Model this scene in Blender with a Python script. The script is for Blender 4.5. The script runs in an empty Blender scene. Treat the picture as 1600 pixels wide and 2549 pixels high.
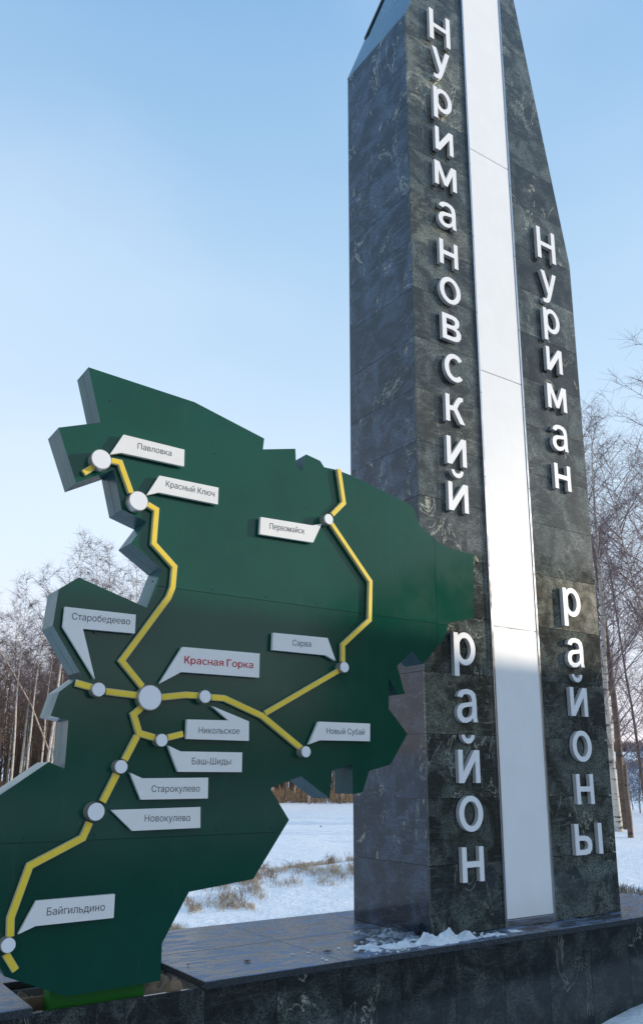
import bpy, bmesh, math, random
import numpy as np
from mathutils import Vector, Matrix
from mathutils.geometry import tessellate_polygon

R = math.radians
SC = bpy.context.scene
COL = SC.collection
random.seed(7)

# ------------------------------------------------------------------ camera
# world: X runs along the obelisk front to the right, Y away from the viewer, Z up; ground near z = 0
FPX, CYP, CXP = 2063.6, 1421.5, 800.0          # focal length and principal point, photograph pixels (1600 x 2549)
PITCH, YAW, ROLL, EYE = .2415, .59697, .0014, 1.6
FW = Vector((math.sin(YAW)*math.cos(PITCH), math.cos(YAW)*math.cos(PITCH), math.sin(PITCH)))
RT = Vector((math.cos(YAW), -math.sin(YAW), 0)); UP = RT.cross(FW)
CAMP = Vector((0, 0, EYE))
cd = bpy.data.cameras.new('camera'); co = bpy.data.objects.new('camera', cd); COL.objects.link(co)
r2 = RT*math.cos(ROLL)+UP*math.sin(ROLL); u2 = UP*math.cos(ROLL)-RT*math.sin(ROLL)
m = Matrix((r2, u2, -FW)).transposed().to_4x4(); m.translation = CAMP
co.matrix_world = m
cd.sensor_fit = 'VERTICAL'; cd.sensor_height = 36.0
cd.lens = FPX/2549*36.0
cd.shift_y = (CYP-1274.5)/2549.0
cd.clip_start = .05; cd.clip_end = 6000
SC.camera = co

# ------------------------------------------------------------------ light
SUN_EL, SUN_AZ = R(13), R(117)                # azimuth clockwise from +Y
SKY_STRENGTH, SUN_STRENGTH, EXPOSURE = .15, 3.4, 0.1
w = bpy.data.worlds.new('World'); SC.world = w; w.use_nodes = True
nt = w.node_tree; nt.nodes.clear()
out = nt.nodes.new('ShaderNodeOutputWorld'); bg = nt.nodes.new('ShaderNodeBackground')
sky = nt.nodes.new('ShaderNodeTexSky'); sky.sky_type = 'NISHITA'; sky.sun_disc = False
sky.sun_elevation = SUN_EL; sky.sun_rotation = SUN_AZ
sky.air_density = 1.0; sky.dust_density = 1.6; sky.ozone_density = 2.0; sky.altitude = 150
bg.inputs[1].default_value = SKY_STRENGTH
# winter haze whitening the blue towards the horizon, and thin veils of high cloud
HAZE_HORIZON, HAZE_HIGH = (7.3, 6.75, 7.4), (1.05, 2.75, 5.2)
tc = nt.nodes.new('ShaderNodeTexCoord'); sx_ = nt.nodes.new('ShaderNodeSeparateXYZ'); nt.links.new(tc.outputs['Generated'], sx_.inputs[0])
ramp = nt.nodes.new('ShaderNodeValToRGB'); ramp.color_ramp.interpolation = 'LINEAR'
e = ramp.color_ramp.elements; e[0].position = 0.0; e[1].position = .88
e[0].color = (HAZE_HORIZON[0]/10, HAZE_HORIZON[1]/10, HAZE_HORIZON[2]/10, 1); e[1].color = (HAZE_HIGH[0]/10, HAZE_HIGH[1]/10, HAZE_HIGH[2]/10, 1)
mid = ramp.color_ramp.elements.new(.27); mid.color = (.53, .635, .745, 1); mid = ramp.color_ramp.elements.new(.56); mid.color = (.325, .485, .655, 1)
nt.links.new(sx_.outputs[2], ramp.inputs[0])
sc_ = nt.nodes.new('ShaderNodeVectorMath'); sc_.operation = 'SCALE'; sc_.inputs['Scale'].default_value = 10; nt.links.new(ramp.outputs[0], sc_.inputs[0])
hz = nt.nodes.new('ShaderNodeMix'); hz.data_type = 'RGBA'; hz.inputs[0].default_value = .82
nt.links.new(sky.outputs[0], hz.inputs[6]); nt.links.new(sc_.outputs[0], hz.inputs[7])
mp = nt.nodes.new('ShaderNodeMapping'); mp.inputs['Scale'].default_value = (1.1, 1.1, 2.2)
mp.inputs['Rotation'].default_value = (.2, .5, .3)
nz = nt.nodes.new('ShaderNodeTexNoise'); nz.inputs['Scale'].default_value = 1.5; nz.inputs['Detail'].default_value = 5; nz.inputs['Roughness'].default_value = .45
rp = nt.nodes.new('ShaderNodeMapRange'); rp.interpolation_type = 'SMOOTHSTEP'; rp.inputs[1].default_value = .40; rp.inputs[2].default_value = .75; rp.inputs[4].default_value = .2
mx = nt.nodes.new('ShaderNodeMix'); mx.data_type = 'RGBA'; mx.inputs[7].default_value = (6.6, 6.8, 7.6, 1)
nt.links.new(tc.outputs['Generated'], mp.inputs[0]); nt.links.new(mp.outputs[0], nz.inputs[0]); nt.links.new(nz.outputs[0], rp.inputs[0])
nt.links.new(rp.outputs[0], mx.inputs[0]); nt.links.new(hz.outputs[2], mx.inputs[6]); nt.links.new(mx.outputs[2], bg.inputs[0])
nt.links.new(bg.outputs[0], out.inputs[0])
sl = bpy.data.lights.new('sun', 'SUN'); sl.energy = SUN_STRENGTH; sl.angle = R(.53); sl.color = (1, .87, .70)
so = bpy.data.objects.new('sun', sl); COL.objects.link(so)
sd = Vector((math.sin(SUN_AZ)*math.cos(SUN_EL), math.cos(SUN_AZ)*math.cos(SUN_EL), math.sin(SUN_EL)))
so.rotation_euler = sd.to_track_quat('Z', 'Y').to_euler()
SC.view_settings.view_transform = 'Standard'; SC.view_settings.look = 'None'
SC.view_settings.exposure = EXPOSURE; SC.view_settings.gamma = 1; SC.view_settings.use_curve_mapping = False
SC.render.engine = 'CYCLES'
SC.cycles.max_bounces = 6; SC.cycles.diffuse_bounces = 3; SC.cycles.glossy_bounces = 4

# ------------------------------------------------------------------ helpers
def ray(x, y): return FW+RT*((x-CXP)/FPX)+UP*((CYP-y)/FPX)
def onY(x, y, Y): d = ray(x, y); return CAMP+d*(Y/d.y)
def onZ(x, y, Z): d = ray(x, y); return CAMP+d*((Z-EYE)/d.z)
def ground_at(x, dist, z=0):                     # a point in the direction of column x at a distance
    d = ray(x, 1930); d.z = 0; d.normalize(); return Vector((d.x*dist, d.y*dist, z))

def mesh_obj(name, verts, faces, mat, parent=None, smooth=False, loc=None):
    me = bpy.data.meshes.new(name); me.from_pydata([tuple(v) for v in verts], [], faces); me.update()
    if smooth: me.polygons.foreach_set('use_smooth', [True]*len(me.polygons))
    me.materials.append(mat)
    o = bpy.data.objects.new(name, me); COL.objects.link(o)
    if parent is not None: o.parent = parent
    if loc is not None: o.location = loc
    return o
def bm_obj(name, bm, mat, parent=None, smooth=False):
    bmesh.ops.recalc_face_normals(bm, faces=bm.faces)
    me = bpy.data.meshes.new(name); bm.to_mesh(me); bm.free()
    if smooth: me.polygons.foreach_set('use_smooth', [True]*len(me.polygons))
    me.materials.append(mat)
    o = bpy.data.objects.new(name, me); COL.objects.link(o)
    if parent is not None: o.parent = parent
    return o
def tag(o, label=None, cat=None, group=None, kind=None):
    if label: o['label'] = label
    if cat: o['category'] = cat
    if group: o['group'] = group
    if kind: o['kind'] = kind
    return o
def empty(name, loc=(0, 0, 0)):
    o = bpy.data.objects.new(name, None); o.empty_display_size = .2; COL.objects.link(o); o.location = loc; return o
def box(bm, a, b):
    xs, ys, zs = (a[0], b[0]), (a[1], b[1]), (a[2], b[2])
    v = [bm.verts.new((xs[i], ys[j], zs[k])) for i in (0, 1) for j in (0, 1) for k in (0, 1)]
    for f in ((0, 1, 3, 2), (4, 6, 7, 5), (0, 4, 5, 1), (2, 3, 7, 6), (0, 2, 6, 4), (1, 5, 7, 3)): bm.faces.new([v[i] for i in f])
def box_obj(name, a, b, mat, parent=None, bevel=0):
    bm = bmesh.new(); box(bm, a, b)
    if bevel: bmesh.ops.bevel(bm, geom=list(bm.edges), offset=bevel, segments=1, affect='EDGES')
    return bm_obj(name, bm, mat, parent)
def prism(bm, contour, to3, d0, d1, holes=()):
    """extrude 2-D contours: to3(x, z, depth) -> point"""
    loops = [list(contour)]+[list(h) for h in holes]
    flat = [p for l in loops for p in l]
    tris = tessellate_polygon([[Vector((p[0], p[1], 0)) for p in l] for l in loops])
    va = [bm.verts.new(to3(p[0], p[1], d0)) for p in flat]; vb = [bm.verts.new(to3(p[0], p[1], d1)) for p in flat]
    for t in tris:
        try: bm.faces.new([va[i] for i in t]); bm.faces.new([vb[i] for i in reversed(t)])
        except ValueError: pass
    k = 0
    for l in loops:
        n = len(l)
        for i in range(n):
            a, b = k+i, k+(i+1) % n
            bm.faces.new([va[a], va[b], vb[b], vb[a]])
        k += n
def clip(poly, a, b, c):                        # keep a*x + b*z <= c
    res = []
    for i in range(len(poly)):
        p, q = poly[i], poly[(i+1) % len(poly)]
        fp, fq = a*p[0]+b*p[1]-c, a*q[0]+b*q[1]-c
        if fp <= 0: res.append(p)
        if (fp < 0 < fq) or (fq < 0 < fp):
            t = fp/(fp-fq); res.append((p[0]+(q[0]-p[0])*t, p[1]+(q[1]-p[1])*t))
    return res

# ------------------------------------------------------------------ materials
def new_mat(name, col=(.5, .5, .5), rough=.6, metal=0, coat=0, spec=.5):
    mt = bpy.data.materials.new(name); mt.use_nodes = True
    b = mt.node_tree.nodes['Principled BSDF']
    b.inputs['Base Color'].default_value = (*col, 1); b.inputs['Roughness'].default_value = rough
    b.inputs['Metallic'].default_value = metal; b.inputs['Coat Weight'].default_value = coat
    b.inputs['Specular IOR Level'].default_value = spec
    return mt, mt.node_tree, b
def N(nt, t, **kw):
    n = nt.nodes.new(t)
    for k, v in kw.items():
        if isinstance(k, str) and hasattr(n, k) and k not in ('Scale',): setattr(n, k, v)
        else: n.inputs[k.replace('_', ' ')].default_value = v
    return n
def noise(nt, vec, scale, detail=4, rough=.55, dist=0):
    n = nt.nodes.new('ShaderNodeTexNoise'); n.inputs['Scale'].default_value = scale; n.inputs['Detail'].default_value = detail
    n.inputs['Roughness'].default_value = rough; n.inputs['Distortion'].default_value = dist
    if vec is not None: nt.links.new(vec, n.inputs[0])
    return n.outputs[0]
def rng(nt, val, a, b, c=0, d=1, smooth=True):
    n = nt.nodes.new('ShaderNodeMapRange')
    if smooth: n.interpolation_type = 'SMOOTHSTEP'
    nt.links.new(val, n.inputs[0])
    for i, v in ((1, a), (2, b), (3, c), (4, d)): n.inputs[i].default_value = v
    return n.outputs[0]
def mathn(nt, op, a, b):
    n = nt.nodes.new('ShaderNodeMath'); n.operation = op
    for i, v in ((0, a), (1, b)):
        if isinstance(v, (int, float)): n.inputs[i].default_value = v
        else: nt.links.new(v, n.inputs[i])
    return n.outputs[0]
def mixc(nt, fac, a, b):
    n = nt.nodes.new('ShaderNodeMix'); n.data_type = 'RGBA'
    if isinstance(fac, (int, float)): n.inputs[0].default_value = fac
    else: nt.links.new(fac, n.inputs[0])
    for i, v in ((6, a), (7, b)):
        if isinstance(v, tuple): n.inputs[i].default_value = (*v, 1)
        else: nt.links.new(v, n.inputs[i])
    return n.outputs[2]
def objvec(nt, world=True, rand=0, scale=(1, 1, 1), rot=(0, 0, 0)):
    """world position (parts are modelled at world coordinates) shifted by a per-object random amount"""
    t = nt.nodes.new('ShaderNodeTexCoord'); src = t.outputs['Object']
    if rand:
        oi = nt.nodes.new('ShaderNodeObjectInfo')
        vm = nt.nodes.new('ShaderNodeVectorMath'); vm.operation = 'MULTIPLY_ADD'
        c = nt.nodes.new('ShaderNodeCombineXYZ')
        for i, k in enumerate((1, 3.7, 9.1)):
            nt.links.new(mathn(nt, 'FRACT', mathn(nt, 'MULTIPLY', oi.outputs['Random'], k*7.31), 0), c.inputs[i])
        vm.inputs[1].default_value = (rand, rand, rand)
        nt.links.new(c.outputs[0], vm.inputs[0]); nt.links.new(src, vm.inputs[2]); src = vm.outputs[0]
    mp = nt.nodes.new('ShaderNodeMapping'); mp.inputs['Scale'].default_value = scale; mp.inputs['Rotation'].default_value = rot
    nt.links.new(src, mp.inputs[0]); return mp.outputs[0]
def bump(nt, b, h, strength, dist):
    n = nt.nodes.new('ShaderNodeBump'); n.inputs['Strength'].default_value = strength; n.inputs['Distance'].default_value = dist
    nt.links.new(h, n.inputs['Height']); nt.links.new(n.outputs[0], b.inputs['Normal'])

def granite(name, tint, vein=.5, rough=.12, streak=0):
    mt, t, b = new_mat(name, rough=rough, spec=.5)
    v = objvec(t, rand=6)
    oi = t.nodes.new('ShaderNodeObjectInfo')
    # crystals: dark ground mass, grey green flecks
    sp = rng(t, noise(t, v, 150, 2, .8), .46, .62)
    sp2 = rng(t, noise(t, v, 300, 1, .6), .55, .68)
    cl = noise(t, v, 5, 5, .6, .6)
    sp3 = rng(t, noise(t, v, 85, 3, .85), .47, .62)
    dark = tuple(c*.27 for c in tint); lite = tuple(min(1, c*3.3+.008) for c in tint)
    base = mixc(t, sp, dark, lite)
    base = mixc(t, mathn(t, 'MULTIPLY', sp2, .55), base, tuple(min(1, c*5.5+.02) for c in tint))
    base = mixc(t, mathn(t, 'MULTIPLY', sp3, .75), base, lite)
    base = mixc(t, rng(t, cl, .36, .60, 0, .85), base, dark)
    # flowing streaks, stretched and folded
    vs = objvec(t, rand=6, scale=(1, 1, 4.5), rot=(.15, .5, .2))
    st = noise(t, vs, 5.5, 7, .68, 1.6)
    stf = mathn(t, 'MULTIPLY', rng(t, st, .52, .68), .26+streak)
    base = mixc(t, stf, base, tuple(min(1, c*3.2+.03) for c in tint))
    # fine pale veins
    vv = objvec(t, rand=9, scale=(1.4, 1.4, .8), rot=(.1, .7, 0))
    wv = noise(t, vv, 2.6, 6, .62, .9)
    d = mathn(t, 'ABSOLUTE', mathn(t, 'SUBTRACT', wv, .5), 0)
    vein_f = mathn(t, 'MULTIPLY', rng(t, d, .011, .002), rng(t, noise(t, vv, 2.0, 3), .47, .58))
    vr = rng(t, mathn(t, 'FRACT', mathn(t, 'MULTIPLY', oi.outputs['Random'], 17.3), 0), .15, .8, .12, 1.15)
    vein_f = mathn(t, 'MULTIPLY', vein_f, vr)
    base = mixc(t, mathn(t, 'MULTIPLY', vein_f, vein), base, (.42, .43, .35))
    # blotches of pale calcite, cracked
    bl = mathn(t, 'MULTIPLY', rng(t, noise(t, vv, 3.6, 5, .6, 1.2), .635, .68), rng(t, noise(t, v, 30, 3), .35, .6))
    base = mixc(t, mathn(t, 'MULTIPLY', mathn(t, 'MULTIPLY', bl, vr), .8*min(1, vein*1.4)), base, (.44, .43, .32))
    # slab to slab difference
    hs = t.nodes.new('ShaderNodeHueSaturation'); t.links.new(base, hs.inputs['Color'])
    t.links.new(rng(t, oi.outputs['Random'], 0, 1, .66, 1.12, False), hs.inputs['Value'])
    t.links.new(hs.outputs[0], b.inputs['Base Color'])
    t.links.new(rng(t, noise(t, v, 14, 4), .3, .7, rough*.85, rough*1.25), b.inputs['Roughness'])
    bump(t, b, noise(t, v, 60, 3), .06, .002)
    return mt
M = {}
M['granite_front'] = granite('granite_front', (.054, .063, .057), .7, .09, .12)
M['granite_side'] = granite('granite_side', (.022, .033, .052), .6, .09, .30)  # same stone, with the blue skylight of the unlit face put into its tint
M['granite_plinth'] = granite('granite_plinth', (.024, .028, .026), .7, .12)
M['granite_pale'] = granite('granite_pale', (.075, .080, .064), 1.0, .12, .45)
M['core'] = new_mat('core', (.20, .20, .19), .8)[0]

def frosted():
    mt, t, b = new_mat('granite_frosted', rough=.3)
    v = objvec(t, rand=3); vl = objvec(t, rand=3, scale=(1, 2.6, 1))
    sp = rng(t, noise(t, v, 160, 2, .7), .45, .7)
    base = mixc(t, sp, (.022, .026, .030), (.09, .10, .105))
    ge = t.nodes.new('ShaderNodeNewGeometry'); sn = t.nodes.new('ShaderNodeSeparateXYZ'); t.links.new(ge.outputs['True Normal'], sn.inputs[0])
    fr = mathn(t, 'MULTIPLY', rng(t, noise(t, vl, 4.5, 9, .72, .9), .38, .68), rng(t, sn.outputs[2], .5, .9))
    base = mixc(t, mathn(t, 'MULTIPLY', fr, .75), base, (.25, .34, .52))
    br = rng(t, noise(t, vl, 7, 5, .6, .4), .6, .74)
    base = mixc(t, mathn(t, 'MULTIPLY', br, .35), base, (.12, .09, .07))
    ic = rng(t, noise(t, v, 46, 4, .7), .66, .74)
    base = mixc(t, mathn(t, 'MULTIPLY', ic, .6), base, (.62, .66, .72))
    t.links.new(base, b.inputs['Base Color'])
    t.links.new(rng(t, fr, 0, 1, .2, .6), b.inputs['Roughness'])
    bump(t, b, noise(t, vl, 30, 5), .18, .003)
    return mt
M['cap'] = frosted()

def steel(name, rough=.24, col=(.62, .61, .6)):
    mt, t, b = new_mat(name, col, rough, 1)
    v = objvec(t, rand=2, scale=(1, 1, 1))
    t.links.new(rng(t, noise(t, v, 9, 4), .3, .7, rough*.75, rough*1.35), b.inputs['Roughness'])
    bump(t, b, noise(t, objvec(t, rand=2, scale=(30, 30, 1)), 8, 2), .03, .002)
    return mt
M['steel'] = steel('steel'); M['frame_steel'] = steel('frame_steel', .2, (.56, .56, .58))
M['return'] = steel('return', .42, (.62, .61, .60)); M['return'].node_tree.nodes['Principled BSDF'].inputs['Metallic'].default_value = .3
M['marker_steel'] = steel('marker_steel', .38, (.46, .43, .39)); M['marker_steel'].node_tree.nodes['Principled BSDF'].inputs['Metallic'].default_value = .6
def plain(name, col, rough, var=.06, coat=0, bs=.0):
    mt, t, b = new_mat(name, col, rough, coat=coat)
    v = objvec(t, rand=2)
    n = rng(t, noise(t, v, 6, 6, .6), .25, .75, 1-var, 1+var*.4)
    hs = t.nodes.new('ShaderNodeHueSaturation'); hs.inputs['Color'].default_value = (*col, 1); t.links.new(n, hs.inputs['Value'])
    t.links.new(hs.outputs[0], b.inputs['Base Color'])
    if bs: bump(t, b, noise(t, v, 5, 3), bs, .01)
    return mt
M['acrylic'] = plain('acrylic', (.88, .88, .87), .35, .03)
M['letter_white'] = plain('letter_white', (.87, .87, .87), .4, .03)
M['plate_white'] = plain('plate_white', (.85, .83, .79), .45, .04)
M['ink'] = new_mat('ink', (.10, .10, .11), .6)[0]
M['red_ink'] = new_mat('red_ink', (.52, .02, .03), .6)[0]
M['yellow'] = plain('yellow', (.93, .66, .045), .42, .12)
M['road_edge'] = plain('road_edge', (.60, .54, .30), .4, .1)
M['black_rim'] = new_mat('black_rim', (.05, .05, .05), .4)[0]

def green_paint(name, col, rough=.2):
    mt, t, b = new_mat(name, rough=rough, spec=.38)
    v = objvec(t, rand=3)
    oi = t.nodes.new('ShaderNodeObjectInfo')
    n = noise(t, v, 1.7, 5, .6)
    base = mixc(t, rng(t, n, .3, .7), tuple(c*.9 for c in col), tuple(c*1.12 for c in col))
    dirt = rng(t, noise(t, objvec(t, rand=3, scale=(5, 5, .8)), 4, 6, .65), .55, .85, 0, .12)
    base = mixc(t, dirt, base, (.12, .13, .11))
    spot = rng(t, noise(t, v, 55, 2, .5), .74, .78, 0, .3)
    base = mixc(t, spot, base, (.01, .03, .02))
    hs = t.nodes.new('ShaderNodeHueSaturation'); t.links.new(base, hs.inputs['Color'])
    t.links.new(rng(t, oi.outputs['Random'], 0, 1, .92, 1.08, False), hs.inputs['Value'])
    t.links.new(hs.outputs[0], b.inputs['Base Color'])
    t.links.new(rng(t, noise(t, v, 4, 5), .3, .7, rough*.8, rough*1.35), b.inputs['Roughness'])
    bump(t, b, noise(t, v, 1.3, 2, .4), .07, .02)
    return mt
M['green'] = green_paint('green_paint', (.0012, .060, .036), .13)
M['green_side'] = green_paint('green_side', (.008, .085, .090), .26)  # same paint, with the blue-teal of reflected sky put into its colour
M['green_side'].node_tree.nodes['Principled BSDF'].inputs['Specular IOR Level'].default_value = .22
M['green_base'] = green_paint('green_base', (.011, .15, .011), .4)
M['dark_gap'] = new_mat('dark_gap', (.006, .02, .014), .7)[0]

def snow_mat():
    mt, t, b = new_mat('snow', rough=.7)
    v = objvec(t)
    n = noise(t, v, .12, 6, .6); n2 = noise(t, v, 2.2, 6, .62)
    base = mixc(t, rng(t, n, .3, .7), (.82, .84, .87), (.89, .90, .92))
    # straw and blown soil showing through the crust
    st = mathn(t, 'MULTIPLY', rng(t, noise(t, v, 6.5, 6, .7), .60, .74), rng(t, noise(t, v, .30, 4, .6), .50, .66))
    base = mixc(t, mathn(t, 'MULTIPLY', st, .55), base, (.40, .30, .19))
    t.links.new(base, b.inputs['Base Color'])
    h = mathn(t, 'ADD', n2, mathn(t, 'MULTIPLY', noise(t, v, 18, 4, .6), .25))
    bump(t, b, h, .55, .12)
    return mt
M['snow'] = snow_mat()
def snow_pile():
    mt, t, b = new_mat('snow_pile', rough=.6)
    v = objvec(t)
    ic = rng(t, noise(t, v, 9, 6, .65), .42, .66)
    base = mixc(t, ic, (.80, .82, .85), (.55, .60, .68))
    t.links.new(base, b.inputs['Base Color']); bump(t, b, noise(t, v, 70, 5, .7), .5, .01)
    return mt
M['snow_pile'] = snow_pile()
def icy():
    mt, t, b = new_mat('dirty_ice', rough=.35)
    v = objvec(t)
    base = mixc(t, rng(t, noise(t, v, 16, 6, .7), .38, .62), (.05, .055, .065), (.34, .38, .44))
    t.links.new(base, b.inputs['Base Color']); bump(t, b, noise(t, v, 60, 5, .7), .5, .01)
    return mt
M['dirty_ice'] = icy()
def bark(name, pale, dark, amt):
    mt, t, b = new_mat(name, rough=.8)
    v = objvec(t, rand=30)
    vh = objvec(t, rand=30, scale=(1, 1, 5))
    n = noise(t, vh, 3.2, 5, .65); n2 = noise(t, v, 2.2, 4)
    base = mixc(t, rng(t, n, .55, .64), pale, dark)
    base = mixc(t, mathn(t, 'MULTIPLY', rng(t, n2, .45, .7), amt), base, dark)
    t.links.new(base, b.inputs['Base Color'])
    return mt
M['birch_bark'] = bark('birch_bark', (.56, .50, .42), (.06, .045, .04), .35)
M['young_bark'] = bark('young_bark', (.44, .35, .26), (.12, .08, .055), .6)
M['brown_bark'] = bark('brown_bark', (.15, .10, .07), (.045, .03, .025), .5)
M['twig'] = plain('twig', (.125, .088, .092), .8, .35)
M['twig_brown'] = plain('twig_brown', (.22, .13, .085), .8, .4)
M['twig_pale'] = plain('twig_pale', (.22, .16, .165), .8, .35)
M['shaded_frost_twig'] = plain('shaded_frost_twig', (.22, .25, .33), .8, .35)  # snow-laden twigs, with the blue of shade put into their colour
M['straw'] = plain('straw', (.56, .45, .33), .8, .4)
M['straw_dark'] = plain('straw_dark', (.26, .17, .10), .8, .4)
M['leaf'] = plain('leaf', (.16, .075, .03), .7, .4)
M['mortar'] = plain('mortar', (.27, .19, .12), .9, .8, bs=.6)
M['soil'] = plain('soil', (.05, .035, .025), .95, .5, bs=.6)
M['plank'] = plain('plank', (.13, .085, .055), .75, .4)
M['plaster'] = plain('plaster', (.30, .24, .17), .9, .2)
M['asphalt'] = plain('asphalt', (.24, .25, .27), .8, .5)
M['roof_sheet'] = plain('roof_sheet', (.12, .12, .13), .5, .2)

# ------------------------------------------------------------------ ground: one sheet to the horizon
def smooth(a, b, x): t = min(1, max(0, (x-a)/(b-a))); return t*t*(3-2*t)
from mathutils import noise as mnoise
def gz(x, y):
    r = math.hypot(x, y); az = math.degrees(math.atan2(x, y))
    z = 0
    z += .10*mnoise.noise((x*.35, y*.35, 0))*smooth(5, 14, r)*(1-smooth(200, 400, r))
    z += .03*mnoise.noise((x*1.7, y*1.7, 3))*smooth(6, 9, r)*(1-smooth(30, 60, r))
    # low bank of dry grass behind the plinth
    z += .26*math.exp(-((r-14.2)/1.5)**2)*smooth(4, 14, az)*(1-smooth(44, 56, az))*(.75+.6*mnoise.noise((x*.5, y*.5, 9)))
    # rising far fields
    z += (3.6*smooth(60, 330, r)+17*smooth(260, 760, r)+10*smooth(700, 1400, r))
    # snow cleared against the foot of the plinth
    if 1.0 < y < 3.9 and -3 < x < 9:
        z += .11*smooth(3.2, 3.85, y)*smooth(4.0, 5.2, x)*(1+.5*mnoise.noise((x*3, y*3, 0)))
    return z
def build_ground():
    radii = [0]+list(np.linspace(.6, 9, 36))+list(np.geomspace(9.25, 4500, 120))
    A = 300
    verts = [(0, 0, 0)]; faces = []
    for r in radii[1:]:
        for k in range(A):
            a = 2*math.pi*k/A; x, y = r*math.sin(a), r*math.cos(a); verts.append((x, y, gz(x, y)))
    for k in range(A): faces.append((0, 1+(k+1) % A, 1+k))
    for i in range(len(radii)-2):
        b0, b1 = 1+i*A, 1+(i+1)*A
        for k in range(A): faces.append((b0+k, b0+(k+1) % A, b1+(k+1) % A, b1+k))
    o = mesh_obj('snow_field', verts, faces, M['snow'], smooth=True)
    tag(o, kind='structure', label='snow covered field rising to low hills')
build_ground()

# ------------------------------------------------------------------ plinth
ZC = .66
XL, XR, YF, YB = -.62, 6.13, 3.80, 5.13
HX0, HX1 = 1.14, 1.93
pl = empty('granite_plinth', (3.0, 4.4, 0))
tag(pl, 'long low plinth clad in dark polished granite slabs with a frosted cap', 'plinth')
def part_at(o, par):                              # parts are modelled in world coordinates
    o.parent = par; o.matrix_parent_inverse = Matrix.Translation(-par.location); return o
bm = bmesh.new()
box(bm, (XL+.03, YF+.072, 0), (HX0-.02, YB-.05, ZC-.036)); box(bm, (HX1+.02, YF+.072, 0), (XR-.05, YB-.05, ZC-.036))
box(bm, (HX0-.02, 4.28, 0), (HX1+.02, YB-.05, ZC-.036)); box(bm, (HX0-.02, YF+.072, 0), (HX1+.02, 4.28, .42))
part_at(bm_obj('core', bm, M['core']), pl)
k = -5
while 1.165+.397*k < XR-.1:
    x0 = max(XL+.02, 1.165+.397*k); x1 = min(XR-.03, 1.165+.397*(k+1))
    o = box_obj('slab', (x0+.0012, YF+.05, -.05), (x1-.0012, YF+.07, ZC-.035), M['granite_plinth'], bevel=.0012); part_at(o, pl)
    if 1.0 < x0 < 2.0: o['label'] = 'speckled granite facing slab below the map sign'
    k += 1
for y0, y1 in ((3.87, 4.27), (4.27, 4.67), (4.67, 5.09)):
    o = box_obj('slab', (XR-.05, y0+.0012, -.05), (XR-.03, y1-.0012, ZC-.035), M['granite_plinth'], bevel=.0012); part_at(o, pl)
def cap(x0, x1, y0, y1):
    o = box_obj('cap_slab', (x0+.001, y0+.001, ZC-.034), (x1-.001, y1-.001, ZC), M['cap'], bevel=.003); part_at(o, pl)
for x0, x1 in ((XL, .14), (.14, HX0), (HX1, 2.73), (2.73, 3.53), (3.53, 4.33), (4.33, 5.13), (5.13, XR)):
    cap(x0, x1, YF, 4.46); cap(x0, x1, 4.46, YB)
cap(HX0, HX1, 4.30, YB)
# broken mortar left round the notch in the cap
def lump(name, cx, cy, cz, sx, sy, sz, mat, seed, n=26, amp=.35, freq=9, ragged=0):
    verts = []; faces = []
    for j in range(n+1):
        for i in range(n+1):
            u, v = i/n*2-1, j/n*2-1
            rr = math.hypot(u, v)
            h = max(0, 1-rr**1.7)
            nn = mnoise.fractal((cx+u*sx*freq/2+seed, cy+v*sy*freq/2, seed*1.7), .9, 2.1, 5)
            wob = 1+.25*mnoise.noise((u*2+seed, v*2, 1.3))
            hh = h*wob*(1+amp*nn*1.6)+ragged*(nn-.25)+.18*amp*mnoise.noise((u*sx*90, v*sy*90, seed*2.1))*(h > 0)
            verts.append((cx+u*sx*wob, cy+v*sy*wob, cz-.008+sz*max(0, min(1.6, hh))))
    for j in range(n):
        for i in range(n):
            a = j*(n+1)+i; faces.append((a, a+1, a+n+2, a+n+1))
    return mesh_obj(name, verts, faces, mat, smooth=True)
for (cx, cy, cz, sx, sy, sz, s) in ((1.86, 3.96, .58, .09, .06, .075, 1), (1.82, 4.10, .58, .11, .12, .08, 2), (1.17, 4.12, .58, .12, .10, .07, 4)):
    o = lump('mortar', cx, cy, cz, sx, sy, sz, M['mortar'], s, amp=.5, freq=36, ragged=.1); part_at(o, pl)
o = lump('soil', 1.5, 4.05, .43, .36, .2, .03, M['soil'], 5, amp=.6, freq=20); part_at(o, pl)
bmp = bmesh.new(); box(bmp, (1.145, 3.985, .60), (1.33, 4.0, .655)); o = bm_obj('board', bmp, M['mortar']); part_at(o, pl)

# ------------------------------------------------------------------ obelisk
OX0, OX1, SX0, SX1, OY, OYB, ZB = 3.53, 5.31, 4.130, 4.605, 4.02, 4.80, ZC+.001
ob = empty('granite_obelisk', (4.42, 4.4, ZC))
tag(ob, 'tall dark granite obelisk with white light strip and raised Cyrillic letters', 'obelisk')
LS, LZ = 2.7, 7.46                                # left shoulder: z = LZ + LS (x - OX0)
RS, RZ = 5.13, 5.86                               # right shoulder: z = RZ + RS (OX1 - x)
ZT = 9.1
def to_xz(x, z, d): return (x, d, z)
bm = bmesh.new()
pol = [(OX0+.02, ZB), (SX0+.003, ZB), (SX0+.003, ZT), (OX0+.02, ZT)]; pol = clip(pol, -LS, 1, LZ-LS*OX0-.03)
prism(bm, pol, to_xz, OY+.021, OYB-.02)
pol = [(SX1-.003, ZB), (OX1-.004, ZB), (OX1-.004, ZT), (SX1-.003, ZT)]; pol = clip(pol, RS, 1, RZ+RS*OX1-.03)
prism(bm, pol, to_xz, OY+.021, OYB-.02)
box(bm, (SX0+.004, OY+.05, ZB), (SX1-.004, OYB-.06, ZT-.1))
part_at(bm_obj('core', bm, M['granite_side']), ob)
courses = [ZB]+[1.065+.396*i for i in range(0, 21)]
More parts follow.
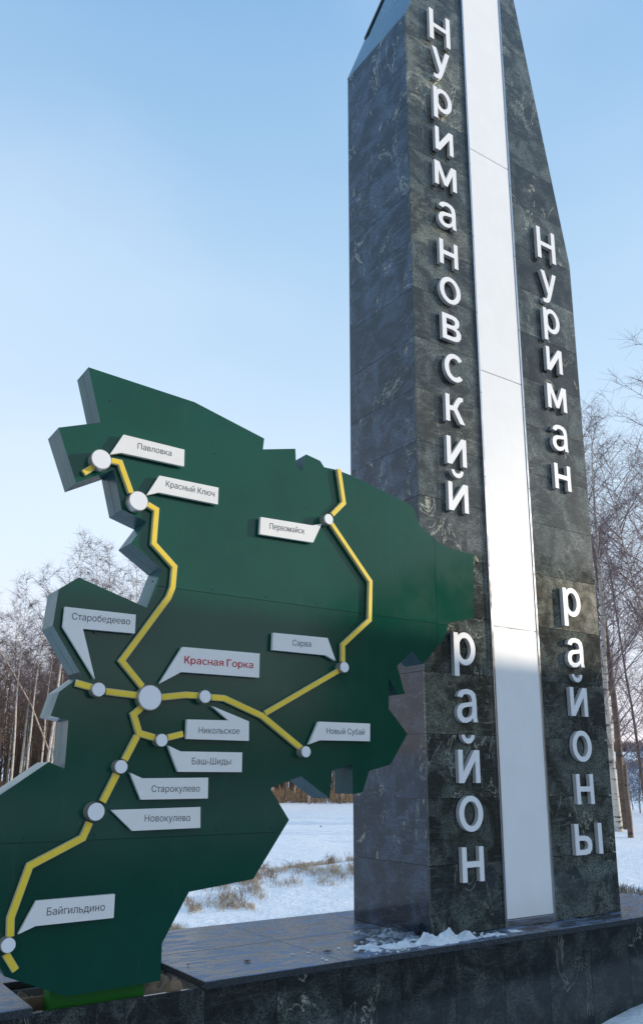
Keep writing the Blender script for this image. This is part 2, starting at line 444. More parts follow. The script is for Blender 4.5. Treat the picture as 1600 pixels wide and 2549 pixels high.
pale = {('L', 16), ('L', 12), ('L', 8), ('L', 15), ('R', 5), ('L', 3)}
shadow_bands_right = {10, 12, 14}  # courses given darker stone in place of shadow bands across the right pylon
for i in range(len(courses)-1):
    z0, z1 = courses[i]+.0014, courses[i+1]-.0014
    pol = [(OX0, z0), (SX0-.001, z0), (SX0-.001, z1), (OX0, z1)]; pol = clip(pol, -LS, 1, LZ-LS*OX0)
    if len(pol) > 2:
        bm = bmesh.new(); prism(bm, pol, to_xz, OY, OY+.02)
        mt = M['granite_pale'] if ('L', i) in pale else M['granite_front']
        part_at(bm_obj('slab', bm, mt), ob)
    pol = [(SX1+.001, z0), (OX1, z0), (OX1, z1), (SX1+.001, z1)]; pol = clip(pol, RS, 1, RZ+RS*OX1)
    if len(pol) > 2:
        bm = bmesh.new(); prism(bm, pol, to_xz, OY, OY+.02)
        mt = M['granite_pale'] if ('R', i) in pale else (M['granite_plinth'] if i in shadow_bands_right else M['granite_front'])
        part_at(bm_obj('slab', bm, mt), ob)
    if z0 < LZ:
        zz = min(z1, LZ)
        bm = bmesh.new(); box(bm, (OX0, OY+.0215, z0), (OX0+.019, OYB, zz)); part_at(bm_obj('side_slab', bm, M['granite_side']), ob)
    if z0 < RZ:
        bm = bmesh.new(); box(bm, (OX1-.003, OY+.0215, z0), (OX1, OYB, min(z1, RZ))); part_at(bm_obj('side_slab', bm, M['granite_side']), ob)
# sloping cover slabs on the left shoulder
n = math.sqrt(1+LS*LS)
for i in range(3):
    a, b = i*.2, (i+1)*.2
    if OX0+b > SX0+.001: b = SX0-OX0
    bm = bmesh.new()
    q = [(OX0+a+.0005, LZ+LS*a+.001), (OX0+b-.0005, LZ+LS*b-.002), (OX0+b-.0005, LZ+LS*b-.045), (OX0+a+.02, LZ+LS*a-.0)]
    prism(bm, q, to_xz, OY+.0215, OYB+.01); part_at(bm_obj('cover_slab', bm, M['granite_side']), ob)
bm = bmesh.new(); prism(bm, [(OX0+.20, LZ+LS*.20+.002), (OX0+.5, LZ+LS*.5+.002), (OX0+.5, LZ+LS*.5+.03), (OX0+.20, LZ+LS*.20+.03)], to_xz, OYB-.02, OYB+.02)
part_at(bm_obj('flashing', bm, M['dark_gap']), ob)
# white strip in its steel frame
fy0, fy1 = OY-.022, OY+.03
for (a, b) in (((SX0, fy0, ZB+.001), (SX0+.017, fy1, ZT)), ((SX1-.017, fy0, ZB+.001), (SX1, fy1, ZT)), ((SX0+.0175, fy0, ZB+.001), (SX1-.0175, fy1, ZB+.045))):
    o = box_obj('steel_frame', a, b, M['frame_steel'], bevel=.0015); part_at(o, ob)
zj = [ZB+.047, 2.602, 4.538, 6.485, 8.43, ZT]
for i in range(5):
    o = box_obj('light_panel', (SX0+.0185, OY-.017, zj[i]+.0025), (SX1-.0185, OY+.02, zj[i+1]-.0025), M['acrylic'], bevel=.002); part_at(o, ob)
for i in range(1, 5):
    o = box_obj('joint_strip', (SX0+.0175, OY-.012, zj[i]-.006), (SX1-.0175, OY+.0, zj[i]+.006), M['frame_steel']); part_at(o, ob)
for i in range(12):                               # rivets down the frame edges
    for sx in (SX0+.0085, SX1-.0085):
        bm = bmesh.new(); bmesh.ops.create_cone(bm, cap_ends=True, segments=8, radius1=.004, radius2=.003, depth=.004, matrix=Matrix.Translation((sx, fy0-.001, 1.05+i*.66)) @ Matrix.Rotation(R(90), 4, 'X'))
        part_at(bm_obj('rivet', bm, M['black_rim']), ob)

# ------------------------------------------------------------------ glyphs, unit = x-height
def arc(cx, cy, rx, ry, a0, a1, n=22): return [(cx+rx*math.cos(R(a0+(a1-a0)*i/n)), cy+ry*math.sin(R(a0+(a1-a0)*i/n))) for i in range(n+1)]
S = .185
def g_h(w=.89, h=1.0, s=S, b=.17): m_ = h/2; return [([(0, 0), (0, h), (s, h), (s, m_+b/2), (w-s, m_+b/2), (w-s, h), (w, h), (w, 0), (w-s, 0), (w-s, m_-b/2), (s, m_-b/2), (s, 0)], [])], w
def g_i(w=.9): return [([(0, 0), (0, 1), (S, 1), (S, .32), (w-S-.03, 1), (w, 1), (w, 0), (w-S, 0), (w-S, .68), (S+.03, 0)], [])], w
def g_y(): return [([(0, 1), (.22, 1), (.465, .31), (.69, 1), (.9, 1), (.56, .0), (.5, -.16), (.43, -.31), (.31, -.40), (.16, -.42), (.06, -.40), (.06, -.24), (.15, -.255), (.24, -.235), (.31, -.13), (.35, 0)], [])], .9
def ell(cx, cy, rx, ry, n=30): return arc(cx, cy, rx, ry, 0, 360-360/n, n-1)
def g_o(): return [(ell(.5, .5, .5, .53), [ell(.5, .5, .30, .365)])], 1.0
def g_s(): return [(arc(.5, .5, .48, .53, 42, 318, 26)+arc(.5, .5, .28, .36, 314, 46, 22), [])], .86
def g_p(): return [([(0, -.39), (0, 1), (.18, 1), (.19, .90)]+arc(.48, .5, .45, .53, 118, -118, 26)+[(.20, .10), (.20, -.39)], [arc(.47, .5, .26, .355, 150, -150, 20)])], .93
def g_a(): return [([(.89, 0), (.71, 0), (.68, .13), (.58, .03), (.42, -.03), (.25, -.03), (.11, .04), (.02, .17), (.015, .34), (.09, .49), (.24, .57), (.67, .63), (.67, .71), (.61, .83), (.47, .87), (.33, .85), (.25, .75), (.05, .78), (.11, .91), (.27, 1.0), (.48, 1.03), (.69, .99), (.82, .89), (.86, .72), (.86, .15)],
                   [[(.67, .49), (.36, .45), (.25, .39), (.21, .29), (.24, .18), (.34, .12), (.5, .14), (.62, .22), (.67, .34)]])], .89
def g_m(): w = 1.08; return [([(0, 0), (0, 1), (.25, 1), (w/2, .36), (w-.25, 1), (w, 1), (w, 0), (w-.19, 0), (w-.19, .66), (w/2+.08, .08), (w/2-.08, .08), (.19, .66), (.19, 0)], [])], w
def g_k(): return [([(0, 0), (0, 1), (S, 1), (S, .60), (.34, .60), (.46, .80), (.56, .94), (.66, 1), (.82, 1), (.82, .86), (.72, .84), (.62, .70), (.53, .54), (.88, 0), (.65, 0), (.37, .43), (S, .43), (S, 0)], [])], .86
def g_v(): return [([(0, 0), (0, 1), (.5, 1), (.68, .97), (.8, .87), (.82, .73), (.77, .60), (.66, .53), (.8, .47), (.88, .35), (.87, .2), (.78, .07), (.62, .01), (.5, 0)],
                   [[(.2, .595), (.2, .84), (.48, .84), (.59, .8), (.62, .715), (.58, .635), (.48, .595)], [(.2, .16), (.2, .445), (.5, .445), (.63, .4), (.67, .3), (.63, .2), (.5, .16)]])], .89
def g_yi(): return [([(0, 0), (0, 1), (.2, 1), (.2, .61), (.5, .61), (.7, .57), (.82, .46), (.85, .31), (.82, .15), (.7, .03), (.5, 0)], [[(.2, .16), (.2, .455), (.47, .455), (.6, .41), (.65, .305), (.6, .2), (.47, .16)]]),
                    ([(1.2, 0), (1.2, 1), (1.4, 1), (1.4, 0)], [])], 1.4
def g_j():
    p, w_ = g_i(); br = arc(.45, 1.46, .27, .27, 180, 360, 14)+arc(.45, 1.46, .145, .12, 360, 180, 12)
    return p+[(br, [])], w_
def g_g(): return [([(0, 0), (0, 1.4), (.86, 1.4), (.86, 1.2), (.24, 1.2), (.24, 0)], [])], .86
def g_K(): p, w_ = g_k(); return [([(x*1.12, y*1.4) for x, y in p[0][0]], [])], w_*1.12
def g_ya(): return [([(.88, 0), (.88, 1), (.38, 1), (.2, .97), (.07, .86), (.04, .7), (.09, .54), (.24, .44), (0, 0), (.23, 0), (.45, .39), (.68, .39), (.68, 0)], [[(.68, .84), (.68, .555), (.4, .555), (.29, .61), (.25, .7), (.29, .79), (.4, .84)]])], .88
GL = {'Н': lambda: g_h(1.07, 1.42, .21, .18), 'у': g_y, 'р': g_p, 'и': g_i, 'м': g_m, 'а': g_a, 'н': g_h, 'о': g_o, 'в': g_v, 'с': g_s, 'к': g_k, 'й': g_j, 'ы': g_yi, 'Г': g_g, 'К': g_K, 'я': g_ya}
LH = .207
def add_letter(ch, xc, zb, par):
    polys, wd = GL[ch]()
    to3 = lambda x, z, d: (xc+(x-wd/2)*LH, d, zb+z*LH)
    bm = bmesh.new()
    for c, h in polys: prism(bm, c, to3, OY-.036, OY-.007, h)
    body = bm_obj('letter', bm, M['return']); part_at(body, par); body['label'] = 'raised white letter '+ch
    bm = bmesh.new()
    for c, h in polys: prism(bm, c, to3, OY-.039, OY-.0362, h)
    f = bm_obj('letter_face', bm, M['letter_white']); f.parent = body
    # stand-off studs that hold the letter clear of the stone
    p0 = polys[0][0]; xs = [p[0] for p in p0]; zs = [p[1] for p in p0]
    for fx, fz in ((min(xs)+.1, min(zs)+.12), (min(xs)+.1, max(zs)-.12)):
        c = to3(fx, fz, OY-.005)
        s_ = box_obj('stud', (c[0]-.004, OY-.008, c[2]-.004), (c[0]+.004, OY+.001, c[2]+.004), M['black_rim']); s_.parent = body
left = [('Н', 7.318), ('у', 7.04), ('р', 6.655), ('и', 6.282), ('м', 5.966), ('а', 5.622), ('н', 5.288), ('о', 4.978), ('в', 4.672), ('с', 4.355), ('к', 4.03), ('и', 3.708), ('й', 3.368),
        ('р', 2.312), ('а', 1.938), ('й', 1.553), ('о', 1.262), ('н', .958)]
right = [('Н', 5.765), ('у', 5.445), ('р', 5.098), ('и', 4.750), ('м', 4.420), ('а', 4.078), ('н', 3.750), ('р', 2.757), ('а', 2.378), ('й', 2.018), ('о', 1.702), ('н', 1.404), ('ы', 1.066)]
for ch, z in left: add_letter(ch, 3.853, z, ob)
for ch, z in right: add_letter(ch, 4.972, z, ob)

# ------------------------------------------------------------------ map sign
YM, TM = 3.83, .175
ms = empty('map_sign', (2.0, 3.92, ZC)); tag(ms, 'large dark green district map sign with yellow roads and white town plates', 'map sign')
outline_px = [(219.9, 914.7), (483.8, 1001.3), (657.4, 1091.8), (654, 1118.6), (734.7, 1117), (737, 1163), (752, 1173.6), (761.6, 1131), (796.3, 1147), (806.5, 1163), (838, 1169.5), (872.7, 1183),
 (1018.5, 1254.6), (1030, 1266), (1041.7, 1305.6), (1097, 1354), (1115.7, 1363.4), (1178, 1379.8), (1177.5, 1538.5), (1117.6, 1549), (1107, 1586), (1053, 1652.5), (1024.5, 1621.3), (988, 1657.5), (1008, 1726.9),
 (989, 1729.5), (967.6, 1687.5), (967.6, 1764), (1014, 1826.4), (972.2, 1902.8), (919, 1919), (902.8, 1972.2), (878.5, 1976.5), (877.6, 1903), (827.5, 1918), (821.5, 1988), (749.5, 1932.3), (673.2, 1962.6), (720.2, 2041), (631.5, 2188.4),
 (471.8, 2220.6), (404.8, 2349), (401.9, 2441.5), (167, 2481), (14, 2432), (-45, 2330), (-80, 2200), (-70, 2060), (-20, 1993), (0, 1981), (122.7, 1897.6), (162, 1914.8), (171.5, 1793.5), (127, 1783), (148.3, 1722.5), (201, 1684),
 (199.5, 1673.9), (132.3, 1557.8), (147, 1467.4), (197, 1437.7), (365.7, 1513.3), (392.7, 1443.5), (403, 1417), (326.4, 1352), (365.7, 1299), (303, 1268.5), (283, 1171), (189.5, 1202.5), (145.8, 1065.2), (250, 1052.2)]
OUT = [onY(x, y, YM) for x, y in outline_px]; OUT = [(p.x, p.z) for p in OUT]
ccw = sum(OUT[i][0]*OUT[(i+1) % len(OUT)][1]-OUT[(i+1) % len(OUT)][0]*OUT[i][1] for i in range(len(OUT))) > 0
def inset(poly, d):                               # shift every edge inward by d
    n = len(poly); res = []
    sgn = 1 if ccw else -1
    for i in range(n):
        p0, p1, p2 = Vector(poly[i-1]), Vector(poly[i]), Vector(poly[(i+1) % n])
        a = (p1-p0).normalized(); b = (p2-p1).normalized()
        na, nb = Vector((-a.y, a.x))*sgn, Vector((-b.y, b.x))*sgn
        h = (na+nb); k = d/max(.35, h.length_squared/2) if h.length > .1 else 0
        q = p1+h/2*k*1.0
        res.append((q.x, q.y))
    return res
bm = bmesh.new(); prism(bm, inset(OUT, .003), to_xz, YM+.0035, YM+TM-.002); part_at(bm_obj('body', bm, M['dark_gap']), ms)
# face sheets: the outline cut along the seams of the sheet metal
bm = bmesh.new()
tr = tessellate_polygon([[Vector((p[0], p[1], 0)) for p in OUT]])
vs = [bm.verts.new((p[0], YM, p[1])) for p in OUT]
for t in tr: bm.faces.new([vs[i] for i in t])
GAP = .0011
for co_, no in (((0, 0, 2.524), (0, 0, 1)), ((0, 0, 1.314), (0, 0, 1)), ((3.478, 0, 0), (1, 0, 0))):
    for s_ in (-GAP, GAP):
        c = Vector(co_)+Vector(no)*s_
        bmesh.ops.bisect_plane(bm, geom=list(bm.verts)+list(bm.edges)+list(bm.faces), plane_co=c, plane_no=no)
cells = {}
for f in bm.faces:
    c = f.calc_center_median()
    if abs(c.z-2.524) < GAP or abs(c.z-1.314) < GAP or abs(c.x-3.478) < GAP: continue
    cells.setdefault((int(c.z > 2.524)+int(c.z > 1.314), c.x > 3.478), []).append([tuple(v.co) for v in f.verts])
bm.free()
for key, fs in cells.items():
    b2 = bmesh.new()
    for f in fs: b2.faces.new([b2.verts.new(v) for v in f])
    bmesh.ops.remove_doubles(b2, verts=b2.verts, dist=1e-5)
    r_ = bmesh.ops.extrude_face_region(b2, geom=list(b2.faces))
    for v in r_['geom']:
        if isinstance(v, bmesh.types.BMVert): v.co.y += .003
    part_at(bm_obj('face_sheet', b2, M['green']), ms)
for (x, z) in [(1.25+.33*k, 2.545) for k in range(8)]+[(1.05+.31*k, 1.335) for k in range(6)]+[(3.455, 2.62), (3.455, 2.9), (1.3, 3.45), (1.9, 3.3), (2.5, 3.1)]:
    bm = bmesh.new(); bmesh.ops.create_cone(bm, cap_ends=True, segments=8, radius1=.0045, radius2=.003, depth=.003, matrix=Matrix.Translation((x, YM-.0012, z)) @ Matrix.Rotation(R(90), 4, 'X'))
    part_at(bm_obj('rivet', bm, M['dark_gap']), ms)
# side panels: front lip and back lip along every edge, an uneven dark joint between
rs = random.Random(3)
n = len(OUT)
for i in range(n):
    a, b = Vector(OUT[i]), Vector(OUT[(i+1) % n])
    if (b-a).length < .02: continue
    d = (b-a).normalized(); nn = Vector((d.y, -d.x))*(1 if ccw else -1)
    bm = bmesh.new()
    m0 = YM+TM*.52
    def strip(y0, y1a, y1b, off):
        o0 = nn*(-.0028); o1 = nn*off
        P = []
        for q in (a+d*.0004, b-d*.0004):
            for o_ in (o0, o1): P.append(q+o_)
        ys = [(y0, y1a), (y0, y1a), (y0, y1b), (y0, y1b)]
        vv = [[bm.verts.new((P[k].x, ys[k][j], P[k].y)) for j in (0, 1)] for k in range(4)]
        A0, A1, B0, B1 = vv
        for f in ((A1[0], B1[0], B1[1], A1[1]), (A0[0], A0[1], B0[1], B0[0]), (A0[0], A1[0], A1[1], A0[1]), (B0[0], B0[1], B1[1], B1[0]), (A0[0], B0[0], B1[0], A1[0]), (A0[1], A1[1], B1[1], B0[1])):
            bm.faces.new(f)
    strip(YM+.0032, m0-rs.uniform(.0, .006), m0-rs.uniform(.0, .006), 0)
    strip(m0+.0006, YM+TM, YM+TM, -.0006)
    part_at(bm_obj('side_panel', bm, M['green_side']), ms)
# support box in the notch
o = box_obj('support_box', (1.235, 3.905, .43), (1.672, 3.99, .80), M['green_base'], bevel=.003); part_at(o, ms)
# raised roads
def r1(x, y): return (x*.46296, 880+y*.46296)
def r2_(x, y): return (500+x*.46296, 1000+y*.46296)
def r3(x, y): return (x*.46296, 1400+y*.46296)
def r4(x, y): return (500+x*.46296, 1500+y*.46296)
def r5(x, y): return (x*.46296, 1849+y*.46296)
YR = YM-.026
def offset_poly(pts, w0):
    L, Rr = [], []
    for i, p in enumerate(pts):
        p = Vector(p)
        if i == 0: d = (Vector(pts[1])-p).normalized(); nn = Vector((-d.y, d.x)); k = 1
        elif i == len(pts)-1: d = (p-Vector(pts[i-1])).normalized(); nn = Vector((-d.y, d.x)); k = 1
        else:
            d0 = (p-Vector(pts[i-1])).normalized(); d1 = (Vector(pts[i+1])-p).normalized()
            nn = (Vector((-d0.y, d0.x))+Vector((-d1.y, d1.x))).normalized(); k = 1/max(.4, nn.dot(Vector((-d0.y, d0.x))))
        L.append(tuple(p+nn*w0*k)); Rr.append(tuple(p-nn*w0*k))
    return L+Rr[::-1]
roads = [([r1(452, 642), r1(520, 602)], .017), ([r1(600, 577), r1(647, 587), r1(706, 750)], .017),
 ([r1(795, 812), r1(842, 840), r1(828, 1022), r1(940, 1147), r1(930, 1258), r3(908, 190), r3(657, 530), r3(768, 668)], .017),
 ([r3(412, 650), r3(495, 673)], .018), ([r3(572, 695), r3(740, 716)], .018),
 ([r3(872, 726), r3(1000, 713), r3(1068, 717)], .018), ([r3(1138, 726), r3(1208, 731), r3(1412, 826), r4(540, 782)], .018),
 ([r4(348, 596), r4(748, 362)], .016), ([r4(765, 318), r4(765, 226), r2_(908, 1172), r2_(912, 966), r2_(703, 655)], .016),
 ([r2_(706, 606), r2_(768, 543), r2_(741, 362)], .017),
 ([r3(765, 782), r3(722, 818), r3(752, 920), r3(832, 943)], .018), ([r3(905, 943), r3(986, 923)], .017),
 ([r3(741, 935), r3(674, 1064)], .018), ([r3(632, 1140), r3(556, 1290)], .018),
 ([r5(487, 430), r5(450, 513), r5(165, 664), r5(63, 945), r5(60, 1045)], .018), ([r5(38, 1140), r5(90, 1226)], .017)]
for pts, hw in roads:
    hw *= .9
    P = [onY(x, y, YR) for x, y in pts]; P = [(p.x, p.z) for p in P]
    bm = bmesh.new(); prism(bm, offset_poly(P, hw), to_xz, YR, YR+.018); body = bm_obj('road', bm, M['road_edge']); part_at(body, ms)
    bm = bmesh.new(); prism(bm, offset_poly(P, hw-.0035), to_xz, YR-.0025, YR-.0002); f = bm_obj('road_face', bm, M['yellow']); f.parent = body
    for (x, z) in (P[0], P[-1]):
        f = box_obj('stud', (x-.004, YR+.0182, z-.004), (x+.004, YM-.0003, z+.004), M['black_rim']); f.parent = body
# town markers
YK = YM-.058
def disc(bm, c, rad, y0, y1, seg=40):
    prism(bm, [(c[0]+rad*math.cos(2*math.pi*k/seg), c[1]+rad*math.sin(2*math.pi*k/seg)) for k in range(seg)], to_xz, y0, y1)
marks = [(r1(546, 570), 53), (r1(746, 793), 52), (r2_(687, 631), 28), (r2_(773, 1427), 29), (r3(534, 685), 38), (r3(810, 728), 68), (r3(1106, 722), 35), (r3(873, 957), 35), (r3(655, 1100), 37), (r3(520, 1342), 53), (r4(567, 802), 31), (r5(50, 1092), 42)]
for k, ((x, y), rp_) in enumerate(marks):
    c = onY(x, y, YK); t_ = onY(x, y-rp_*.46296, YK); rad = (t_.z-c.z)
    bm = bmesh.new(); disc(bm, (c.x, c.z), rad, YK+.002, YM-.006); body = bm_obj('town_marker', bm, M['marker_steel'], smooth=False); part_at(body, ms)
    rim = M['black_rim'] if k == 9 else M['steel']
    bm = bmesh.new(); disc(bm, (c.x, c.z), rad*(.90 if k == 9 else .93), YK-.001, YK+.0018); f = bm_obj('marker_face', bm, M['letter_white']); f.parent = body
    if k == 9:
        bm = bmesh.new(); disc(bm, (c.x, c.z), rad*.995, YK+.0002, YK+.0019); bm2 = bm_obj('marker_rim', bm, rim); bm2.parent = body
        bm2.location.y = -.0
# name plates
YP = YM-.032
def font_loops(txt):
    cu = bpy.data.curves.new('lettering', 'FONT'); cu.body = txt; cu.size = 1; cu.resolution_u = 3; cu.fill_mode = 'NONE'
    to = bpy.data.objects.new('lettering', cu); COL.objects.link(to)
    dg = bpy.context.evaluated_depsgraph_get(); me = bpy.data.meshes.new_from_object(to.evaluated_get(dg)); bpy.data.objects.remove(to); bpy.data.curves.remove(cu)
    nb = {}
    for e_ in me.edges:
        a_, b_ = e_.vertices; nb.setdefault(a_, []).append(b_); nb.setdefault(b_, []).append(a_)
    P = [(v.co.x, v.co.y) for v in me.vertices]; seen = set(); loops = []
    for v in nb:
        if v in seen: continue
        lp = [v]; seen.add(v); cur = v
        while True:
            nx = [k for k in nb[cur] if k not in seen]
            if not nx: break
            cur = nx[0]; seen.add(cur); lp.append(cur)
        if len(lp) > 2: loops.append([P[k] for k in lp])
    bpy.data.meshes.remove(me); return loops
def area(l): return sum(l[q][0]*l[(q+1) % len(l)][1]-l[(q+1) % len(l)][0]*l[q][1] for q in range(len(l)))
def inside(p, poly):
    r_ = False; k = len(poly)-1
    for q in range(len(poly)):
        (xi, yi), (xj, yj) = poly[q], poly[k]
        if (yi > p[1]) != (yj > p[1]) and p[0] < (xj-xi)*(p[1]-yi)/(yj-yi)+xi: r_ = not r_
        k = q
    return r_
XH = .546; TS = .15
THIN = {'ь': ([([(.1, 0), (.1, 1), (.1+TS, 1), (.1+TS, .62), (.55, .62), (.75, .57), (.88, .45), (.9, .31), (.87, .16), (.75, .04), (.55, 0)], [[(.1+TS, .13), (.1+TS, .49), (.53, .49), (.68, .44), (.745, .31), (.68, .18), (.53, .13)]])], .98),
        'е': ([(arc(.52, .5, .46, .52, 322, 0, 26)+[(.98, .44), (.22, .44)]+arc(.52, .5, .31, .40, 190, 318, 14), [arc(.52, .5, .31, .40, 9, 171, 14)])], 1.02)}
THIN['ы'] = (THIN['ь'][0]+[([(1.1, 0), (1.1, 1), (1.1+TS, 1), (1.1+TS, 0)], [])], 1.36)
def char_shapes(ch):                             # list of (outer, holes), advance
    if ch == ' ': return [], .28
    if ch in THIN:
        pg, ad = THIN[ch]; k = lambda l: [(x*XH, y*XH) for x, y in l]
        return [(k(o_), [k(h) for h in hs]) for o_, hs in pg], ad*XH
    ls = font_loops(ch); sg = area(max(ls, key=lambda l: abs(area(l)))) > 0
    outs = [l for l in ls if (area(l) > 0) == sg]; hol = [l for l in ls if (area(l) > 0) != sg]
    both = font_loops(ch+'I'); bar = max(both, key=lambda l: min(p[0] for p in l)); one = font_loops('I')
    ad = min(p[0] for p in bar)-min(p[0] for p in one[0])
    return [(l, [h for h in hol if inside(h[0], l)]) for l in outs], ad
SHAPES = {}
def text_mesh(s, x0, z0, x1, z1, cap, mat, par):
    pen = 0; items = []
    for ch in s:
        if ch not in SHAPES: SHAPES[ch] = char_shapes(ch)
        sh_, ad = SHAPES[ch]
        for o_, hs in sh_: items.append(([(p[0]+pen, p[1]) for p in o_], [[(p[0]+pen, p[1]) for p in h] for h in hs]))
        pen += ad
    allx = [p[0] for o_, hs in items for p in o_]; a, b = min(allx), max(allx); sx = (x1-x0)/(b-a); sz = cap/.727
    bm = bmesh.new()
    for n_, (l, hs) in enumerate(items):
        tris = tessellate_polygon([[Vector((p[0], p[1], 0)) for p in c_] for c_ in [l]+hs]); flat = [p for c_ in [l]+hs for p in c_]
        vv = [bm.verts.new((x0+(p[0]-a)*sx, YP-.0008-.00015*(n_ % 3), z0+(z1-z0)*(p[0]-a)*sx/(x1-x0)+p[1]*sz)) for p in flat]
        for t in tris:
            try: bm.faces.new([vv[k] for k in t])
            except ValueError: pass
    o = bm_obj('lettering', bm, mat); o.parent = par; return o
plates = [('Павловка', r1, [(665, 437), (992, 518), (990, 608), (655, 535), (593, 543)], (740, 513), (922, 553), 32),
 ('Красный Ключ', r1, [(858, 657), (1175, 722), (1172, 812), (855, 748), (790, 762)], (892, 716), (1153, 771), 33),
 ('Первомайск', r2_, [(322, 620), (600, 665), (650, 655), (603, 757), (317, 712)], (370, 684), (557, 711), 32),
 ('Сарва', r2_, [(390, 1242), (682, 1270), (725, 1392), (672, 1363), (386, 1335)], (493, 1311), (592, 1318), 32),
 ('Старобедеево', r3, [(353, 240), (732, 282), (727, 383), (448, 358), (513, 628), (342, 348)], (388, 308), (700, 336), 36),
 ('Красная Горка', r3, [(983, 455), (1397, 490), (1395, 620), (977, 590), (860, 652)], (992, 543), (1362, 570), 40),
 ('Никольское', r3, [(1008, 845), (1232, 850), (1142, 773), (1340, 855), (1340, 960), (1003, 950)], (1070, 920), (1290, 923), 34),
 ('Баш-Шиды', r3, [(905, 985), (973, 1017), (1304, 1022), (1302, 1128), (960, 1127)], (1033, 1087), (1243, 1087), 36),
 ('Старокулево', r3, [(702, 1132), (768, 1162), (1122, 1158), (1120, 1270), (762, 1277)], (817, 1236), (1076, 1233), 36),
 ('Новокулево', r3, [(600, 1333), (1080, 1316), (1080, 1428), (715, 1445)], (780, 1395), (1025, 1391), 37),
 ('Новый Субай', r4, [(635, 640), (910, 650), (910, 745), (642, 740), (583, 762)], (676, 705), (880, 711), 32),
 ('Байгильдино', r5, [(200, 852), (622, 815), (615, 943), (195, 988), (103, 1032)], (255, 931), (567, 903), 42)]
for s, rf, pts, tl, tr_, cp in plates:
    P = [onY(*rf(*p), YP) for p in pts]; P = [(p.x, p.z) for p in P]
    bm = bmesh.new(); prism(bm, P, to_xz, YP, YP+.02); body = bm_obj('name_plate', bm, M['plate_white']); part_at(body, ms); body['label'] = 'white name plate reading '+s
    a = onY(*rf(*tl), YP); b = onY(*rf(*tr_), YP); c = onY(rf(*tl)[0], rf(*tl)[1]-cp*.46296, YP); caph = c.z-a.z
    if s == 'Красная Горка':
        xs = 0; bm = bmesh.new(); tot = sum((GL[ch]()[1]+.16 if ch != ' ' else .45) for ch in s)-.16; sx = (b.x-a.x)/tot; sz = caph/1.4
        for ch in s:
            if ch == ' ': xs += .45; continue
            pg, wd = GL[ch]()
            for cc, hh in pg: prism(bm, cc, lambda x, z, d, xs=xs: (a.x+(xs+x)*sx, d, a.z+z*sz+(b.z-a.z)*(xs+x)/tot), YP-.0014, YP-.0003, hh)
            xs += wd+.16
        o = bm_obj('lettering', bm, M['red_ink']); o.parent = body
    else:
        text_mesh(s, a.x, a.z, b.x, b.z, caph, M['ink'], body)
    bm = bmesh.new(); mx_ = sum(p[0] for p in P)/len(P); mz_ = sum(p[1] for p in P)/len(P)
    box(bm, (mx_-.005, YP+.0202, mz_-.005), (mx_+.005, YM-.0003, mz_+.005)); o = bm_obj('stud', bm, M['black_rim']); o.parent = body

# ------------------------------------------------------------------ snow and leaves on the plinth
o = lump('snow_pile', 3.52, 3.91, ZC, .30, .085, .052, M['snow_pile'], 21, n=80, amp=.45, freq=22, ragged=.25); tag(o, 'small pile of crusted snow on the cap at the near foot of the obelisk', 'snow pile')
o = lump('snow_patch', 3.22, 3.95, ZC, .34, .11, .022, M['snow_pile'], 33, n=80, amp=.6, freq=26, ragged=.7); tag(o, 'thin ragged snow patch trailing left of the snow pile on the cap', 'snow patch')
o = lump('snow_patch', 3.95, 3.90, ZC, .34, .06, .012, M['snow_pile'], 35, n=70, amp=.6, freq=30, ragged=.7); tag(o, 'thin dusting of snow along the cap in front of the obelisk', 'snow patch')
o = lump('ice_patch', 3.36, 4.18, ZC, .2, .33, .03, M['dirty_ice'], 22, n=70, amp=.5, freq=22, ragged=.4); tag(o, 'patch of grey icy slush against the left side of the obelisk', 'ice patch')
bm = bmesh.new(); rr = random.Random(4)
for k in range(150):
    cx, cy = 3.35+rr.gauss(0, .33), 3.95+rr.gauss(0, .09)
    if not (3.81 < cy < 4.6) or (cx > 3.5 and cy > 4.0): continue
    q = rr.uniform(.003, .011); mm = Matrix.Translation((cx, cy, ZC+q*.4)) @ Matrix.Rotation(rr.uniform(0, 3), 4, 'Z') @ Matrix.Diagonal((1.3, 1, .7, 1))
    bmesh.ops.create_icosphere(bm, subdivisions=1, radius=q, matrix=mm)
o = bm_obj('snow_crumbs', bm, M['snow_pile']); tag(o, 'loose crumbs of crusted snow scattered on the cap around the pile', 'snow crumbs', kind='stuff')
def leaf(px, py, sz, rot, label):
    c = onZ(px, py, ZC)
    pts = [(-1, 0), (-.55, .35), (0, .5), (.5, .33), (1.0, 0), (.5, -.3), (0, -.46), (-.55, -.3)]
    v = []; ca, sa = math.cos(rot), math.sin(rot)
    for x, y in pts: v.append((c.x+(x*ca-y*sa)*sz, c.y+(x*sa+y*ca)*sz, ZC+.004+.006*abs(y)*2+.004*x*x))
    v.append((c.x, c.y, ZC+.003)); v += [(p[0], p[1], p[2]-.001) for p in v[:8]]
    fs = [(i, (i+1) % 8, 8) for i in range(8)]+[((i+1) % 8, i, 9+i, 9+(i+1) % 8) for i in range(8)]
    o = mesh_obj('fallen_leaf', v, fs, M['leaf']); tag(o, label, 'leaf', 'fallen leaves on the cap')
leaf(617, 2396, .03, .5, 'dark curled fallen leaf on the cap midway between sign and obelisk')
leaf(817, 2371, .032, -.2, 'flat brown fallen leaf on the cap left of the snow pile')
leaf(902, 2369, .028, .1, 'tan fallen leaf at the front edge of the snow pile')
leaf(470, 2405, .016, 1.1, 'tiny brown leaf fragment on the cap beside the map sign')

